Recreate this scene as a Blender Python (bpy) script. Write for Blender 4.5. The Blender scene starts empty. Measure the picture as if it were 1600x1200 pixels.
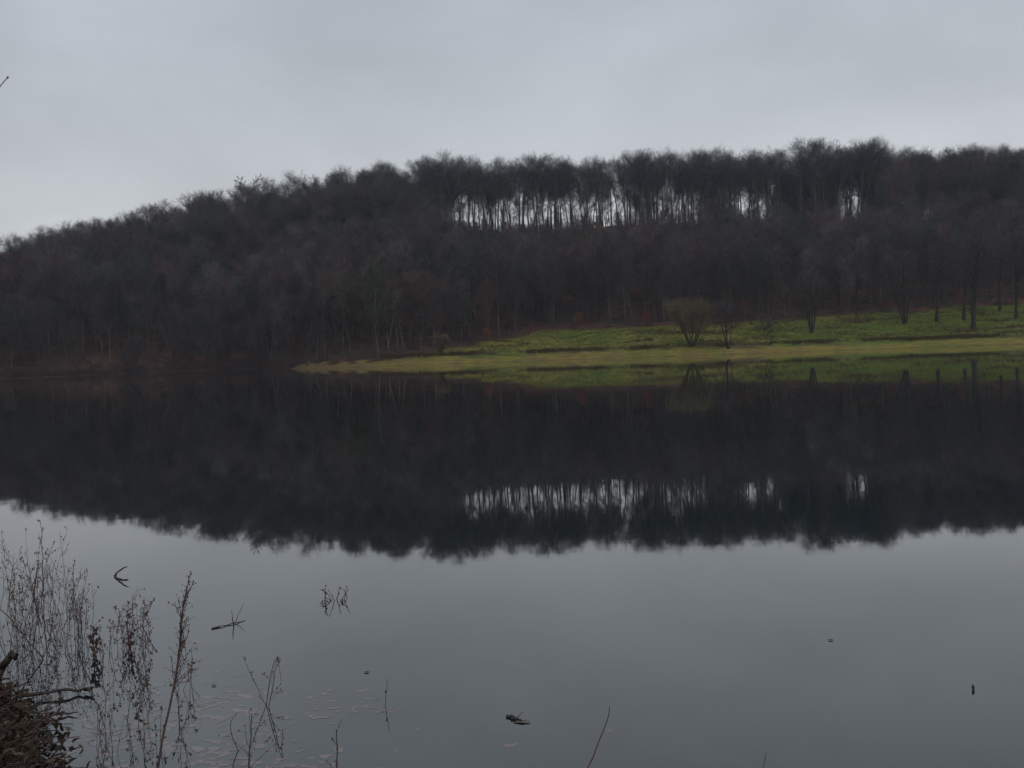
import bpy, math, random
import numpy as np
from mathutils import Matrix, Vector

# ------------------------------------------------------------------ scene, camera, sky, sun
scene = bpy.context.scene
COL = scene.collection
F_PX, CX, CY = 1570.0, 800.0, 600.0            # focal length and centre, in photograph pixels
EYE = np.array([0.0, 0.0, 1.8])
PITCH, ROLL = math.atan(50 / F_PX), math.radians(2.0)
fwd = np.array([0, math.cos(PITCH), -math.sin(PITCH)])
r0 = np.array([1.0, 0, 0]); u0 = np.cross(r0, fwd)
right = math.cos(ROLL) * r0 - math.sin(ROLL) * u0
upv = math.cos(ROLL) * u0 + math.sin(ROLL) * r0
cam_data = bpy.data.cameras.new("camera")
cam = bpy.data.objects.new("camera", cam_data); COL.objects.link(cam)
cam_data.sensor_width = 36.0; cam_data.sensor_fit = 'HORIZONTAL'
cam_data.lens = F_PX / 1600 * 36.0
cam_data.clip_start = 0.05; cam_data.clip_end = 8000
M = Matrix(((right[0], upv[0], -fwd[0], EYE[0]), (right[1], upv[1], -fwd[1], EYE[1]),
            (right[2], upv[2], -fwd[2], EYE[2]), (0, 0, 0, 1)))
cam.matrix_world = M
scene.camera = cam

SUN_EL, SUN_AZ = math.radians(38), math.radians(150)   # soft light behind the cloud, from behind right
world = bpy.data.worlds.new("World"); scene.world = world; world.use_nodes = True
nt = world.node_tree; nt.nodes.clear()
def nd(tree, typ, **kw):
    n = tree.nodes.new(typ)
    for k, v in kw.items(): setattr(n, k, v)
    return n
out = nd(nt, 'ShaderNodeOutputWorld'); bg = nd(nt, 'ShaderNodeBackground'); bg.inputs[1].default_value = 0.1
sky = nd(nt, 'ShaderNodeTexSky', sky_type='NISHITA', sun_disc=False, sun_elevation=SUN_EL, sun_rotation=SUN_AZ,
         air_density=1.0, dust_density=6.0, ozone_density=1.0)
tc = nd(nt, 'ShaderNodeTexCoord'); sep = nd(nt, 'ShaderNodeSeparateXYZ')
nt.links.new(tc.outputs['Generated'], sep.inputs[0])
ramp = nd(nt, 'ShaderNodeValToRGB')                       # the cloud deck: palest low down, greyer overhead
el = ramp.color_ramp.elements
el[0].position = 0.0; el[0].color = (0.570, 0.592, 0.610, 1)
el[1].position = 1.0; el[1].color = (0.385, 0.42, 0.47, 1)
e = el.new(0.13); e.color = (0.558, 0.582, 0.605, 1)
e = el.new(0.24); e.color = (0.480, 0.512, 0.555, 1)
e = el.new(0.36); e.color = (0.415, 0.450, 0.500, 1)
nt.links.new(sep.outputs['Z'], ramp.inputs[0])
mp = nd(nt, 'ShaderNodeMapping'); mp.inputs['Scale'].default_value = (1.6, 1.6, 2.6)
nt.links.new(tc.outputs['Generated'], mp.inputs[0])
ns = nd(nt, 'ShaderNodeTexNoise'); ns.inputs['Scale'].default_value = 2.6; ns.inputs['Detail'].default_value = 5
ns.inputs['Roughness'].default_value = 0.48; ns.inputs['Distortion'].default_value = 0.3
nt.links.new(mp.outputs[0], ns.inputs['Vector'])
mr = nd(nt, 'ShaderNodeMapRange'); mr.inputs[1].default_value = 0.3; mr.inputs[2].default_value = 0.7
mr.inputs[3].default_value = 9.6; mr.inputs[4].default_value = 12.1
nt.links.new(ns.outputs[0], mr.inputs[0])
vm = nd(nt, 'ShaderNodeVectorMath', operation='SCALE')
nt.links.new(ramp.outputs[0], vm.inputs[0]); nt.links.new(mr.outputs[0], vm.inputs['Scale'])
mx = nd(nt, 'ShaderNodeMix', data_type='RGBA'); mx.inputs[0].default_value = 0.95
nt.links.new(sky.outputs[0], mx.inputs[6]); nt.links.new(vm.outputs[0], mx.inputs[7])
nt.links.new(mx.outputs[2], bg.inputs[0]); nt.links.new(bg.outputs[0], out.inputs[0])

sd = bpy.data.lights.new("sun", 'SUN'); sd.energy = 0.5; sd.angle = math.radians(60); sd.color = (1, 0.97, 0.93)
sun = bpy.data.objects.new("sun", sd); COL.objects.link(sun)
sv = Vector((math.sin(SUN_AZ) * math.cos(SUN_EL), math.cos(SUN_AZ) * math.cos(SUN_EL), math.sin(SUN_EL)))
sun.rotation_euler = (-sv).to_track_quat('-Z', 'Y').to_euler(); sun.location = (0, -20, 60)

scene.view_settings.view_transform = 'Standard'; scene.view_settings.look = 'None'
scene.view_settings.exposure = 0.0; scene.view_settings.gamma = 1.0
scene.render.engine = 'CYCLES'
scene.render.filter_size = 1.6
cy = scene.cycles
cy.use_denoising = True; cy.max_bounces = 4; cy.diffuse_bounces = 2; cy.glossy_bounces = 2
cy.debug_use_spatial_splits = True; cy.use_adaptive_sampling = True; cy.adaptive_threshold = 0.02
cy.transmission_bounces = 2; cy.volume_bounces = 0; cy.transparent_max_bounces = 4
cy.caustics_reflective = False; cy.caustics_refractive = False; cy.sample_clamp_indirect = 4

# ------------------------------------------------------------------ helpers
def ray(px, py):
    d = fwd + (px - CX) / F_PX * right + (CY - py) / F_PX * upv
    return d
def on_water(px, py):
    d = ray(px, py); return EYE + d * (-EYE[2] / d[2])
def at_depth(px, py, Y):
    d = ray(px, py); return EYE + d * (Y / d[1])

_perm = np.random.RandomState(7).rand(256, 256)
def vnoise(x, y, s):
    x = np.asarray(x, float) / s; y = np.asarray(y, float) / s
    xi = np.floor(x).astype(int); yi = np.floor(y).astype(int)
    fx = x - xi; fy = y - yi; fx = fx * fx * (3 - 2 * fx); fy = fy * fy * (3 - 2 * fy)
    g = lambda a, b: _perm[a & 255, b & 255]
    return ((g(xi, yi) * (1 - fx) + g(xi + 1, yi) * fx) * (1 - fy) + (g(xi, yi + 1) * (1 - fx) + g(xi + 1, yi + 1) * fx) * fy) * 2 - 1
def fbm(x, y, s, o=3):
    return sum(vnoise(np.asarray(x) + 31 * i, np.asarray(y) + 17 * i, s / 2 ** i) / 2 ** i for i in range(o))
def sstep(a, b, x):
    t = np.clip((np.asarray(x, float) - a) / (b - a), 0, 1); return t * t * (3 - 2 * t)

def mesh_np(name, V, Fq, mat=None, smooth=False, colors=None):
    me = bpy.data.meshes.new(name)
    V = np.asarray(V, np.float32).reshape(-1, 3); Fq = np.asarray(Fq, np.int32)
    k = Fq.shape[1]
    me.vertices.add(len(V)); me.vertices.foreach_set('co', V.ravel())
    me.loops.add(Fq.size); me.loops.foreach_set('vertex_index', Fq.ravel())
    me.polygons.add(len(Fq))
    me.polygons.foreach_set('loop_start', np.arange(0, Fq.size, k, dtype=np.int32))
    try: me.polygons.foreach_set('loop_total', np.full(len(Fq), k, np.int32))
    except Exception: pass
    if smooth: me.polygons.foreach_set('use_smooth', np.ones(len(Fq), bool))
    if colors is not None:
        a = me.color_attributes.new('tint', 'FLOAT_COLOR', 'POINT')
        c = np.ones((len(V), 4), np.float32); c[:, :3] = colors; a.data.foreach_set('color', c.ravel())
    if mat: me.materials.append(mat)
    me.update(calc_edges=True); me.validate()
    return me
def link(name, data, parent=None, loc=None):
    o = bpy.data.objects.new(name, data); COL.objects.link(o)
    if parent: o.parent = parent
    if loc is not None: o.location = [float(v) for v in loc]
    return o
def tag(o, label=None, cat=None, group=None, kind=None):
    if label: o['label'] = label
    if cat: o['category'] = cat
    if group: o['group'] = group
    if kind: o['kind'] = kind
    return o
class Geo:
    def __init__(s): s.v = []; s.f = []; s.n = 0
    def add(s, V, F):
        V = np.asarray(V, float).reshape(-1, 3); s.v.append(V); s.f.append(np.asarray(F, int) + s.n); s.n += len(V)
    def tubes(s, P, R, n):
        """P (N,K,3) polylines, R (N,K) radii: tapered tubes with n sides"""
        P = np.asarray(P, float); R = np.asarray(R, float); N, K, _ = P.shape
        T = np.gradient(P, axis=1); T /= np.linalg.norm(T, axis=2, keepdims=True) + 1e-9
        ref = np.where(np.abs(T[:, :1, 2:3]) > 0.8, np.array([1.0, 0.1, 0]), np.array([0, 0.1, 1.0]))
        A = np.cross(T, np.broadcast_to(ref, T.shape)); A /= np.linalg.norm(A, axis=2, keepdims=True) + 1e-9
        B = np.cross(T, A)
        an = np.arange(n) * 2 * math.pi / n
        V = P[:, :, None, :] + R[:, :, None, None] * (np.cos(an)[:, None] * A[:, :, None, :] + np.sin(an)[:, None] * B[:, :, None, :])
        idx = np.arange(N * K * n).reshape(N, K, n)
        a = idx[:, :-1, :]; b = np.roll(a, -1, axis=2); d = idx[:, 1:, :]; c = np.roll(d, -1, axis=2)
        s.add(V, np.stack([a, b, c, d], -1).reshape(-1, 4))
    def build(s, name, mat, smooth=False):
        return mesh_np(name, np.concatenate(s.v), np.concatenate(s.f), mat, smooth)

# ------------------------------------------------------------------ materials
def new_mat(name):
    m = bpy.data.materials.new(name); m.use_nodes = True
    t = m.node_tree; b = t.nodes['Principled BSDF']; return m, t, b
def bark_mat(name, cols, rough=0.9, nscale=1.5, spec=0.2):
    """colour picked per tree between cols, with fine mottling"""
    m, t, b = new_mat(name)
    oi = nd(t, 'ShaderNodeObjectInfo'); r = nd(t, 'ShaderNodeValToRGB'); r.color_ramp.interpolation = 'LINEAR'
    E = r.color_ramp.elements
    E[0].position = 0; E[0].color = (*cols[0], 1); E[1].position = 1; E[1].color = (*cols[-1], 1)
    for i, c in enumerate(cols[1:-1]): q = E.new((i + 1) / (len(cols) - 1)); q.color = (*c, 1)
    t.links.new(oi.outputs['Random'], r.inputs[0])
    g = nd(t, 'ShaderNodeTexCoord'); n = nd(t, 'ShaderNodeTexNoise'); n.inputs['Scale'].default_value = nscale; n.inputs['Detail'].default_value = 4
    t.links.new(g.outputs['Object'], n.inputs['Vector'])
    mrr = nd(t, 'ShaderNodeMapRange'); mrr.inputs[1].default_value = 0.3; mrr.inputs[2].default_value = 0.7; mrr.inputs[3].default_value = 0.6; mrr.inputs[4].default_value = 1.4
    t.links.new(n.outputs[0], mrr.inputs[0])
    s = nd(t, 'ShaderNodeVectorMath', operation='SCALE'); t.links.new(r.outputs[0], s.inputs[0]); t.links.new(mrr.outputs[0], s.inputs['Scale'])
    t.links.new(s.outputs[0], b.inputs['Base Color']); b.inputs['Roughness'].default_value = rough
    b.inputs['Specular IOR Level'].default_value = spec
    return m
def tint_mat(name, nscale=0.9, amp=(0.65, 1.35), rough=0.95, bump=0.0, c2=None):
    m, t, b = new_mat(name)
    a = nd(t, 'ShaderNodeVertexColor', layer_name='tint')
    g = nd(t, 'ShaderNodeTexCoord'); n = nd(t, 'ShaderNodeTexNoise'); n.inputs['Scale'].default_value = nscale; n.inputs['Detail'].default_value = 8; n.inputs['Roughness'].default_value = 0.7
    t.links.new(g.outputs['Object'], n.inputs['Vector'])
    q = nd(t, 'ShaderNodeMapRange'); q.inputs[1].default_value = 0.3; q.inputs[2].default_value = 0.7; q.inputs[3].default_value = amp[0]; q.inputs[4].default_value = amp[1]
    t.links.new(n.outputs[0], q.inputs[0])
    s = nd(t, 'ShaderNodeVectorMath', operation='SCALE'); t.links.new(a.outputs[0], s.inputs[0]); t.links.new(q.outputs[0], s.inputs['Scale'])
    t.links.new(s.outputs[0], b.inputs['Base Color']); b.inputs['Roughness'].default_value = rough; b.inputs['Specular IOR Level'].default_value = 0.15
    if bump:
        bn = nd(t, 'ShaderNodeBump'); bn.inputs['Strength'].default_value = 0.8; bn.inputs['Distance'].default_value = bump
        t.links.new(n.outputs[0], bn.inputs['Height']); t.links.new(bn.outputs[0], b.inputs['Normal'])
    return m
MAT = {}
MAT['trunk'] = bark_mat('bark_grey', [(0.070, 0.064, 0.060), (0.095, 0.082, 0.077), (0.080, 0.077, 0.065)])
MAT['twig'] = bark_mat('twigs_brown', [(0.060, 0.053, 0.058), (0.130, 0.086, 0.092), (0.068, 0.072, 0.060), (0.085, 0.084, 0.090), (0.145, 0.088, 0.082), (0.070, 0.058, 0.063), (0.090, 0.086, 0.070), (0.052, 0.052, 0.054), (0.155, 0.135, 0.132), (0.085, 0.066, 0.068)])
MAT['ridge_twig'] = bark_mat('twigs_dark', [(0.070, 0.072, 0.074), (0.10, 0.096, 0.096)])
MAT['brush'] = bark_mat('twigs_russet', [(0.085, 0.060, 0.058), (0.075, 0.062, 0.064), (0.115, 0.058, 0.050)])
MAT['willow'] = bark_mat('twigs_olive', [(0.145, 0.125, 0.075), (0.15, 0.125, 0.078)])
MAT['birch'] = bark_mat('birch_bark', [(0.20, 0.19, 0.18), (0.15, 0.14, 0.138)], nscale=4)
MAT['russet'] = bark_mat('russet_leaves', [(0.27, 0.080, 0.040), (0.22, 0.07, 0.038)], nscale=6)
MAT['dark_trunk'] = bark_mat('bark_dark', [(0.045, 0.040, 0.037), (0.055, 0.047, 0.043)])
MAT['pale_trunk'] = bark_mat('bark_pale', [(0.13, 0.125, 0.12), (0.16, 0.145, 0.14)])
MAT['dark_twig'] = bark_mat('twigs_dark_brown', [(0.078, 0.064, 0.062), (0.090, 0.070, 0.068)])
MAT['needle'] = bark_mat('pine_needles', [(0.03, 0.045, 0.028), (0.03, 0.05, 0.03)], nscale=5)
MAT['weed'] = bark_mat('dead_stalk', [(0.085, 0.058, 0.054), (0.14, 0.096, 0.085), (0.065, 0.050, 0.048)], nscale=30)
MAT['seed'] = bark_mat('seed_heads', [(0.085, 0.052, 0.048), (0.12, 0.074, 0.066)], nscale=60)
MAT['wood'] = bark_mat('wet_wood', [(0.035, 0.026, 0.022), (0.045, 0.033, 0.027)], nscale=20, rough=0.6, spec=0.4)
MAT['hill'] = tint_mat('hillside_soil_and_grass', 0.55, (0.6, 1.4), bump=0.25)
MAT['bank'] = tint_mat('bank_soil', 6.0, (0.5, 1.5), bump=0.03)
MAT['grass'] = bark_mat('grass_blades', [(0.10, 0.135, 0.025), (0.14, 0.15, 0.035), (0.17, 0.14, 0.045)], nscale=3)
MAT['sedge'] = bark_mat('dead_sedge', [(0.12, 0.080, 0.040), (0.09, 0.06, 0.035), (0.07, 0.05, 0.032)], nscale=3)
MAT['litter'] = bark_mat('leaf_litter', [(0.048, 0.027, 0.022), (0.036, 0.025, 0.020), (0.13, 0.085, 0.060), (0.024, 0.018, 0.016), (0.050, 0.040, 0.022), (0.045, 0.026, 0.021)], nscale=14)
# water: dark body under a mirror surface with the faintest ripple
m, t, b = new_mat('lake_water')
b.inputs['Base Color'].default_value = (0.010, 0.016, 0.017, 1); b.inputs['Roughness'].default_value = 0.02
b.inputs['IOR'].default_value = 1.95
g = nd(t, 'ShaderNodeTexCoord'); mpp = nd(t, 'ShaderNodeMapping'); mpp.inputs['Scale'].default_value = (0.5, 1.0, 1.0)
n1 = nd(t, 'ShaderNodeTexNoise'); n1.inputs['Scale'].default_value = 0.8; n1.inputs['Detail'].default_value = 3
bn = nd(t, 'ShaderNodeBump'); bn.inputs['Strength'].default_value = 1.0; bn.inputs['Distance'].default_value = 0.0009
t.links.new(g.outputs['Object'], mpp.inputs[0]); t.links.new(mpp.outputs[0], n1.inputs['Vector']); t.links.new(n1.outputs[0], bn.inputs['Height'])
t.links.new(bn.outputs[0], b.inputs['Normal'])
MAT['water'] = m
m, t, b = new_mat('sodden_leaves')     # pale leaves lying in a film of water
oi = nd(t, 'ShaderNodeTexCoord'); n1 = nd(t, 'ShaderNodeTexNoise'); n1.inputs['Scale'].default_value = 5
rr = nd(t, 'ShaderNodeValToRGB'); rr.color_ramp.elements[0].position = 0.35; rr.color_ramp.elements[0].color = (0.060, 0.034, 0.031, 1)
rr.color_ramp.elements[1].position = 0.65; rr.color_ramp.elements[1].color = (0.14, 0.090, 0.070, 1)
t.links.new(oi.outputs['Object'], n1.inputs['Vector']); t.links.new(n1.outputs[0], rr.inputs[0]); t.links.new(rr.outputs[0], b.inputs['Base Color'])
b.inputs['Roughness'].default_value = 0.08; b.inputs['IOR'].default_value = 1.95
MAT['sodden'] = m

# ------------------------------------------------------------------ terrain
SX = [-2000, -400, -200, -130, -110, -95, -80, -65, -54, -48, -42, -35, -25, 0, 40, 60, 97, 150, 300, 2000]
SY = [230, 205, 196, 190, 192, 203, 226, 232, 222, 204, 194, 188, 184, 188, 181, 185, 183, 180, 190, 220]
def shore_y(X): return np.interp(X, SX, SY) + 1.2 * vnoise(X, X * 0 + 3.3, 9) + 0.5 * vnoise(X, X * 0 + 9.1, 2.5)
ZX = [-2000, -400, -260, -177, -155, -133, -111, -66, -30, 60, 130, 300, 2000]
ZZ = [8, 10, 13, 20, 25.5, 30, 33.5, 38, 43.5, 44, 42, 40, 36]
def ridge_y(X): return 345 + 5 * np.sin(np.asarray(X) / 47.0) + np.clip(np.abs(X) - 200, 0, 400) * 0.1
def ground(X, Y):
    X = np.asarray(X, float); Y = np.asarray(Y, float)
    s = Y - shore_y(X); ry = ridge_y(X); L = ry - shore_y(X); zr = np.interp(X, ZX, ZZ)
    low = np.interp(s, [-60, -30, -3, 0, 8.3, 9.6, 35], [-6, -3, -0.5, 0, 1.35, 1.85, 7.0])
    t = np.clip((s - 35) / (L - 35), 0, 1)
    z = np.where(s < 35, low, 7.0 + (zr - 7.0) * t ** 1.22)
    z = np.where(Y > ry, zr - np.minimum(0.07 * (Y - ry), 10) * sstep(0, 12, Y - ry), z)
    amp = sstep(2, 25, s)
    z = z + amp * (0.5 * fbm(X, Y, 22) + 0.12 * vnoise(X, Y, 3.0)) + sstep(0.3, 3, s) * 0.10 * vnoise(X, Y, 1.7)
    return z
MX = [-400, -46, -38, -25, -12, -5, 6, 25, 38, 57, 76, 90, 100, 130, 300]
MS = [0.2, 0.2, 1.2, 5, 13, 22, 29, 30, 33, 35, 39, 42, 45, 46, 40]
def meadow_s(X): return np.interp(X, MX, MS) + 1.5 * vnoise(X, np.asarray(X) * 0, 7)

def spaced(lo, d0, d1, hi, step, grow):
    mid = list(np.arange(d0, d1 + 1e-6, step)); a = []; x = d0; st = step
    while x > lo: st *= grow; x -= st; a.append(x)
    bq = []; x = d1; st = step
    while x < hi: st *= grow; x += st; bq.append(x)
    return np.array(a[::-1] + mid + bq)
xs = spaced(-1800, -130, 130, 1800, 0.8, 1.16)
ys = np.concatenate([spaced(130, 178, 238, 239, 0.42, 1.2), spaced(241, 243, 400, 3000, 2.4, 1.2)])
ys = np.unique(ys)
GX, GY = np.meshgrid(xs, ys); GZ = ground(GX, GY)
s = GY - shore_y(GX); ms = meadow_s(GX)
n1_ = fbm(GX, GY, 14); n2_ = fbm(GX + 77, GY * 2.2, 5); n3_ = vnoise(GX, GY * 3, 2.0)
def mixc(a, b, w): return a * (1 - w[..., None]) + np.asarray(b) * w[..., None]
c = np.zeros(GX.shape + (3,)) + np.array([0.085, 0.048, 0.038])                    # leaf litter under the wood
c = mixc(c, (0.060, 0.044, 0.037), sstep(-0.2, 0.6, n1_))
c = mixc(c, (0.16, 0.062, 0.038), sstep(0.45, 0.9, n2_) * 0.8)
green = mixc(np.zeros_like(c) + np.array([0.104, 0.142, 0.024]), (0.192, 0.170, 0.042), sstep(-0.5, 0.7, n1_ + 0.7 * n2_ - 0.014 * (GX - 40)))
green = mixc(green, (0.085, 0.125, 0.024), sstep(0.3, 0.9, n2_))
green = mixc(green, (0.10, 0.068, 0.038), sstep(0.30, 0.85, fbm(GX + 9, GY * 3.0, 7)) * 0.85)
inm = sstep(-40, -24, GX) * (1 - sstep(-1.3, 1.3, s - ms + 1.4 * n2_))
c = mixc(c, green, inm)
ochre = mixc(np.zeros_like(c) + np.array([0.250, 0.188, 0.042]), (0.175, 0.165, 0.036), sstep(-0.4, 0.5, n2_))
ochre = mixc(ochre, (0.15, 0.095, 0.052), sstep(-0.1, 0.7, n3_ + 0.4 * n1_) * 0.7)
on_beach = sstep(-46, -30, GX) * (1 - sstep(-1.6, 1.6, s - 6.3 + 0.6 * n3_ + 1.2 * n2_)) * (0.75 + 0.25 * sstep(-0.6, 0.4, n1_ + n3_))
c = mixc(c, ochre, on_beach)
c = mixc(c, (0.13, 0.085, 0.048), (1 - sstep(-40, -14, GX + 6 * n2_)) * sstep(-48, -44, GX) * (1 - sstep(3, 8, s)) * 0.75)
c = mixc(c, (0.050, 0.034, 0.030), (1 - sstep(-46, -41, GX)) * (1 - sstep(-0.8, 0.8, s - 3 + n2_)))
c = mixc(c, (0.060, 0.042, 0.024), sstep(-46, -30, GX) * np.exp(-((s - 9.3 - 0.5 * n3_) / 0.7) ** 2) * sstep(-0.25, 0.45, n1_ + 0.6 * n2_) * 0.75)
c = mixc(c, (0.085, 0.062, 0.036), (1 - sstep(-0.2, 0.7, s + 0.3 * n3_)) * 0.8)
nx, ny = len(xs), len(ys); idx = np.arange(nx * ny).reshape(ny, nx)
Fq = np.stack([idx[:-1, :-1], idx[:-1, 1:], idx[1:, 1:], idx[1:, :-1]], -1).reshape(-1, 4)
hill = link('hillside', mesh_np('hillside', np.stack([GX, GY, GZ], -1), Fq, MAT['hill'], True, c.reshape(-1, 3)))
tag(hill, 'wooded hillside with green meadow and ochre strip along the far shore', 'hillside', kind='structure')

# near bank, where the photographer stands
NX = [-1500, -40, -12, -6.3, -4.5, -3.75, -3.22, -2.76, -2.43, -2.15, -1.97, -1.78, -0.5, 1.5, 6, 15, 40, 1500]
NY = [60, 18, 9, 7.0, 6.6, 6.2, 5.85, 5.4, 5.0, 4.58, 4.2, 3.85, 3.2, 2.8, 2.6, 3.5, 8, 40]
def near_shore(X): return np.interp(X, NX, NY)
def bank_z(X, Y):
    d = near_shore(X) - Y + 0.20 * vnoise(X, Y, 0.55) + 0.08 * vnoise(X, Y, 0.17)
    z = np.where(d > 0, 0.18 * (1 - np.exp(-np.maximum(d, 0) / 1.6)) + 0.02 * np.maximum(d - 4, 0), 0.30 * np.minimum(-d, 6) * -1)
    return z + 0.035 * fbm(X, Y, 0.5) * sstep(-0.4, 0.3, d)
xs2 = spaced(-1500, -5.5, 1.5, 1500, 0.06, 1.15); ys2 = spaced(-1500, 2.6, 9.0, 30, 0.06, 1.15)
BX, BY = np.meshgrid(xs2, ys2); BZ = bank_z(BX, BY)
cb = mixc(np.zeros(BX.shape + (3,)) + np.array([0.060, 0.038, 0.028]), (0.10, 0.06, 0.038), sstep(-0.3, 0.6, fbm(BX, BY, 0.4)))
cb = mixc(cb, (0.055, 0.075, 0.022), sstep(0.35, 0.8, fbm(BX + 5, BY, 0.9)) * 0.4)
i2 = np.arange(BX.size).reshape(BX.shape)
bank = link('near_bank', mesh_np('near_bank', np.stack([BX, BY, BZ], -1),
            np.stack([i2[:-1, :-1], i2[:-1, 1:], i2[1:, 1:], i2[1:, :-1]], -1).reshape(-1, 4), MAT['bank'], True, cb.reshape(-1, 3)))
tag(bank, 'brown muddy bank sloping into the water in the near left corner', 'bank', kind='structure')

wx = spaced(-1800, -100, 100, 1800, 20, 1.3); wy = np.array([-8, 0, 4, 10, 30, 60, 100, 150, 200, 260, 330, 400.0])
WX, WY = np.meshgrid(wx, wy); i3 = np.arange(WX.size).reshape(WX.shape)
lake = link('lake', mesh_np('lake', np.stack([WX, WY, WX * 0], -1), np.stack([i3[:-1, :-1], i3[:-1, 1:], i3[1:, 1:], i3[1:, :-1]], -1).reshape(-1, 4), MAT['water'], True))
tag(lake, 'still grey lake mirroring the wooded hill and the sky', 'lake', kind='structure')

# ------------------------------------------------------------------ trees
def unit(v): return v / (np.linalg.norm(v, axis=-1, keepdims=True) + 1e-9)
def grow_lines(rng, p, d, L, K, up, wig):
    """p,d (N,3), L (N,): polylines with K segments"""
    pts = [p]; d = unit(d)
    for k in range(K):
        p = p + d * (L / K)[:, None]; pts.append(p)
        d = unit(d + np.array([0, 0, up]) + wig * rng.normal(size=d.shape))
    return np.stack(pts, 1)
def children(rng, P, R, m, t0, t1, ang, asd, Lf, K, up, wig, ratio=0.55, rmin=0.012):
    N, Kp, _ = P.shape
    t = t0 + (t1 - t0) * (np.arange(m)[None, :] + rng.uniform(0, 1, (N, m))) / m
    q = np.clip(t, 0, 0.999) * (Kp - 1); i = q.astype(int); f = q - i
    ar = np.arange(N)[:, None]
    base = P[ar, i] * (1 - f[..., None]) + P[ar, i + 1] * f[..., None]
    rad = R[ar, i] * (1 - f) + R[ar, i + 1] * f
    tg = unit(P[ar, i + 1] - P[ar, i])
    v = rng.normal(size=tg.shape); v = unit(v - (v * tg).sum(-1, keepdims=True) * tg)
    a = ang + asd * rng.normal(size=t.shape)
    d = np.cos(a)[..., None] * tg + np.sin(a)[..., None] * v
    plen = np.linalg.norm(np.diff(P, axis=1), axis=2).sum(1)
    L = Lf(plen[:, None] * np.ones_like(t), t) * rng.uniform(0.75, 1.25, t.shape)
    Q = grow_lines(rng, base.reshape(-1, 3), d.reshape(-1, 3), L.reshape(-1), K, up, wig)
    rb = np.maximum(rad.reshape(-1) * ratio, rmin)
    return Q, rb[:, None] * np.linspace(1, 0.35, K + 1)[None, :]
def tree_meshes(name, seed, H, stems=1, spread=0.05, cb=0.5, cr=3.8, nl=15, m2=6, m3=5, m4=4, r=0.22, trunk_m=None, twig_m=None,
                limb_ang=0.85, up=0.10, twig=0.9, tw_r=0.013, wig=0.05, low=3, sides=7, tilt=0.0, topf=0.55):
    rng = np.random.RandomState(seed)
    T, C = Geo(), Geo()
    K = 9
    az = rng.uniform(0, 6.283) + np.arange(stems) * 6.283 / stems + rng.normal(0, 0.25, stems)
    sp = spread * rng.uniform(0.6, 1.3, stems) if stems > 1 else np.array([spread])
    d = np.stack([np.sin(sp) * np.cos(az), np.sin(sp) * np.sin(az), np.cos(sp)], -1); d[:, 0] += tilt
    L = H * rng.uniform(0.82, 1.0, stems) if stems > 1 else np.array([H])
    p0 = np.zeros((stems, 3)); p0[:, :2] = (d[:, :2] * 0.4 if stems > 1 else 0); p0[:, 2] = -0.4
    S = grow_lines(rng, p0, d, L + 0.4, K, 0.02 if stems == 1 else 0.035, wig)
    fr = np.linspace(0, 1, K + 1)
    rs = r * (1 - 0.86 * fr ** 0.9) ; rs[0] *= 1.35
    RS = np.repeat(rs[None], stems, 0) * (rng.uniform(0.6, 1.0, (stems, 1)) if stems > 1 else 1)
    T.tubes(S, RS, sides)
    env = lambda t: (0.42 + 0.58 * np.sin(np.clip((t - cb) / (1.02 - cb), 0, 1) * 2.3 + 0.55))
    # main limbs
    l1, lr1 = children(rng, S, RS, nl, cb, 0.98, limb_ang, 0.16, lambda pl, t: cr * 1.25 * env(t) * (1 - (1 - topf) * np.clip((t - cb) / (1 - cb), 0, 1)), 5, up, 0.08, 0.5, 0.03)
    T.tubes(l1, lr1, 5)
    if low:
        lx, lrx = children(rng, S, RS, low, cb * 0.45, cb, 1.1, 0.2, lambda pl, t: cr * 0.45 + 0 * t, 4, up, 0.1, 0.3, 0.02)
        C.tubes(lx, lrx, 4)
        x2, xr2 = children(rng, lx, lrx, 4, 0.3, 1, 0.7, 0.2, lambda pl, t: pl * 0.5, 2, up, 0.1, 0.5, tw_r); C.tubes(x2, xr2, 3)
        x3, xr3 = children(rng, x2, xr2, 3, 0.3, 1, 0.6, 0.2, lambda pl, t: twig * 0.8 + 0 * t, 1, up, 0.1, 0.6, tw_r); C.tubes(x3, xr3, 3)
    l2, lr2 = children(rng, l1, lr1, m2, 0.22, 1.0, 0.72, 0.2, lambda pl, t: pl * (0.62 - 0.3 * t), 3, up, 0.10, 0.55, 0.02)
    C.tubes(l2, lr2, 4)
    l3, lr3 = children(rng, l2, lr2, m3, 0.25, 1.0, 0.7, 0.22, lambda pl, t: pl * 0.45 + twig * 0.6, 2, up, 0.10, 0.6, tw_r)
    C.tubes(l3, lr3, 3)
    l4, lr4 = children(rng, l3, lr3, m4, 0.2, 1.0, 0.6, 0.25, lambda pl, t: twig + 0 * t, 1, up, 0.1, 0.8, tw_r)
    C.tubes(l4, lr4, 3)
    return T.build(name + '_trunk', trunk_m or MAT['trunk'], True), C.build(name + '_crown', twig_m or MAT['twig'], False), (l3, l4)

def plant_tree(name, meshes, loc, rz=0.0, sc=1.0, lean=(0, 0)):
    o = link(name, None, None, loc); o.empty_display_size = 1.0
    o.rotation_euler = (lean[0], lean[1], rz); o.scale = (sc, sc, sc)
    a = link('trunk', meshes[0], o); bq = link('crown', meshes[1], o)
    return o

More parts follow.
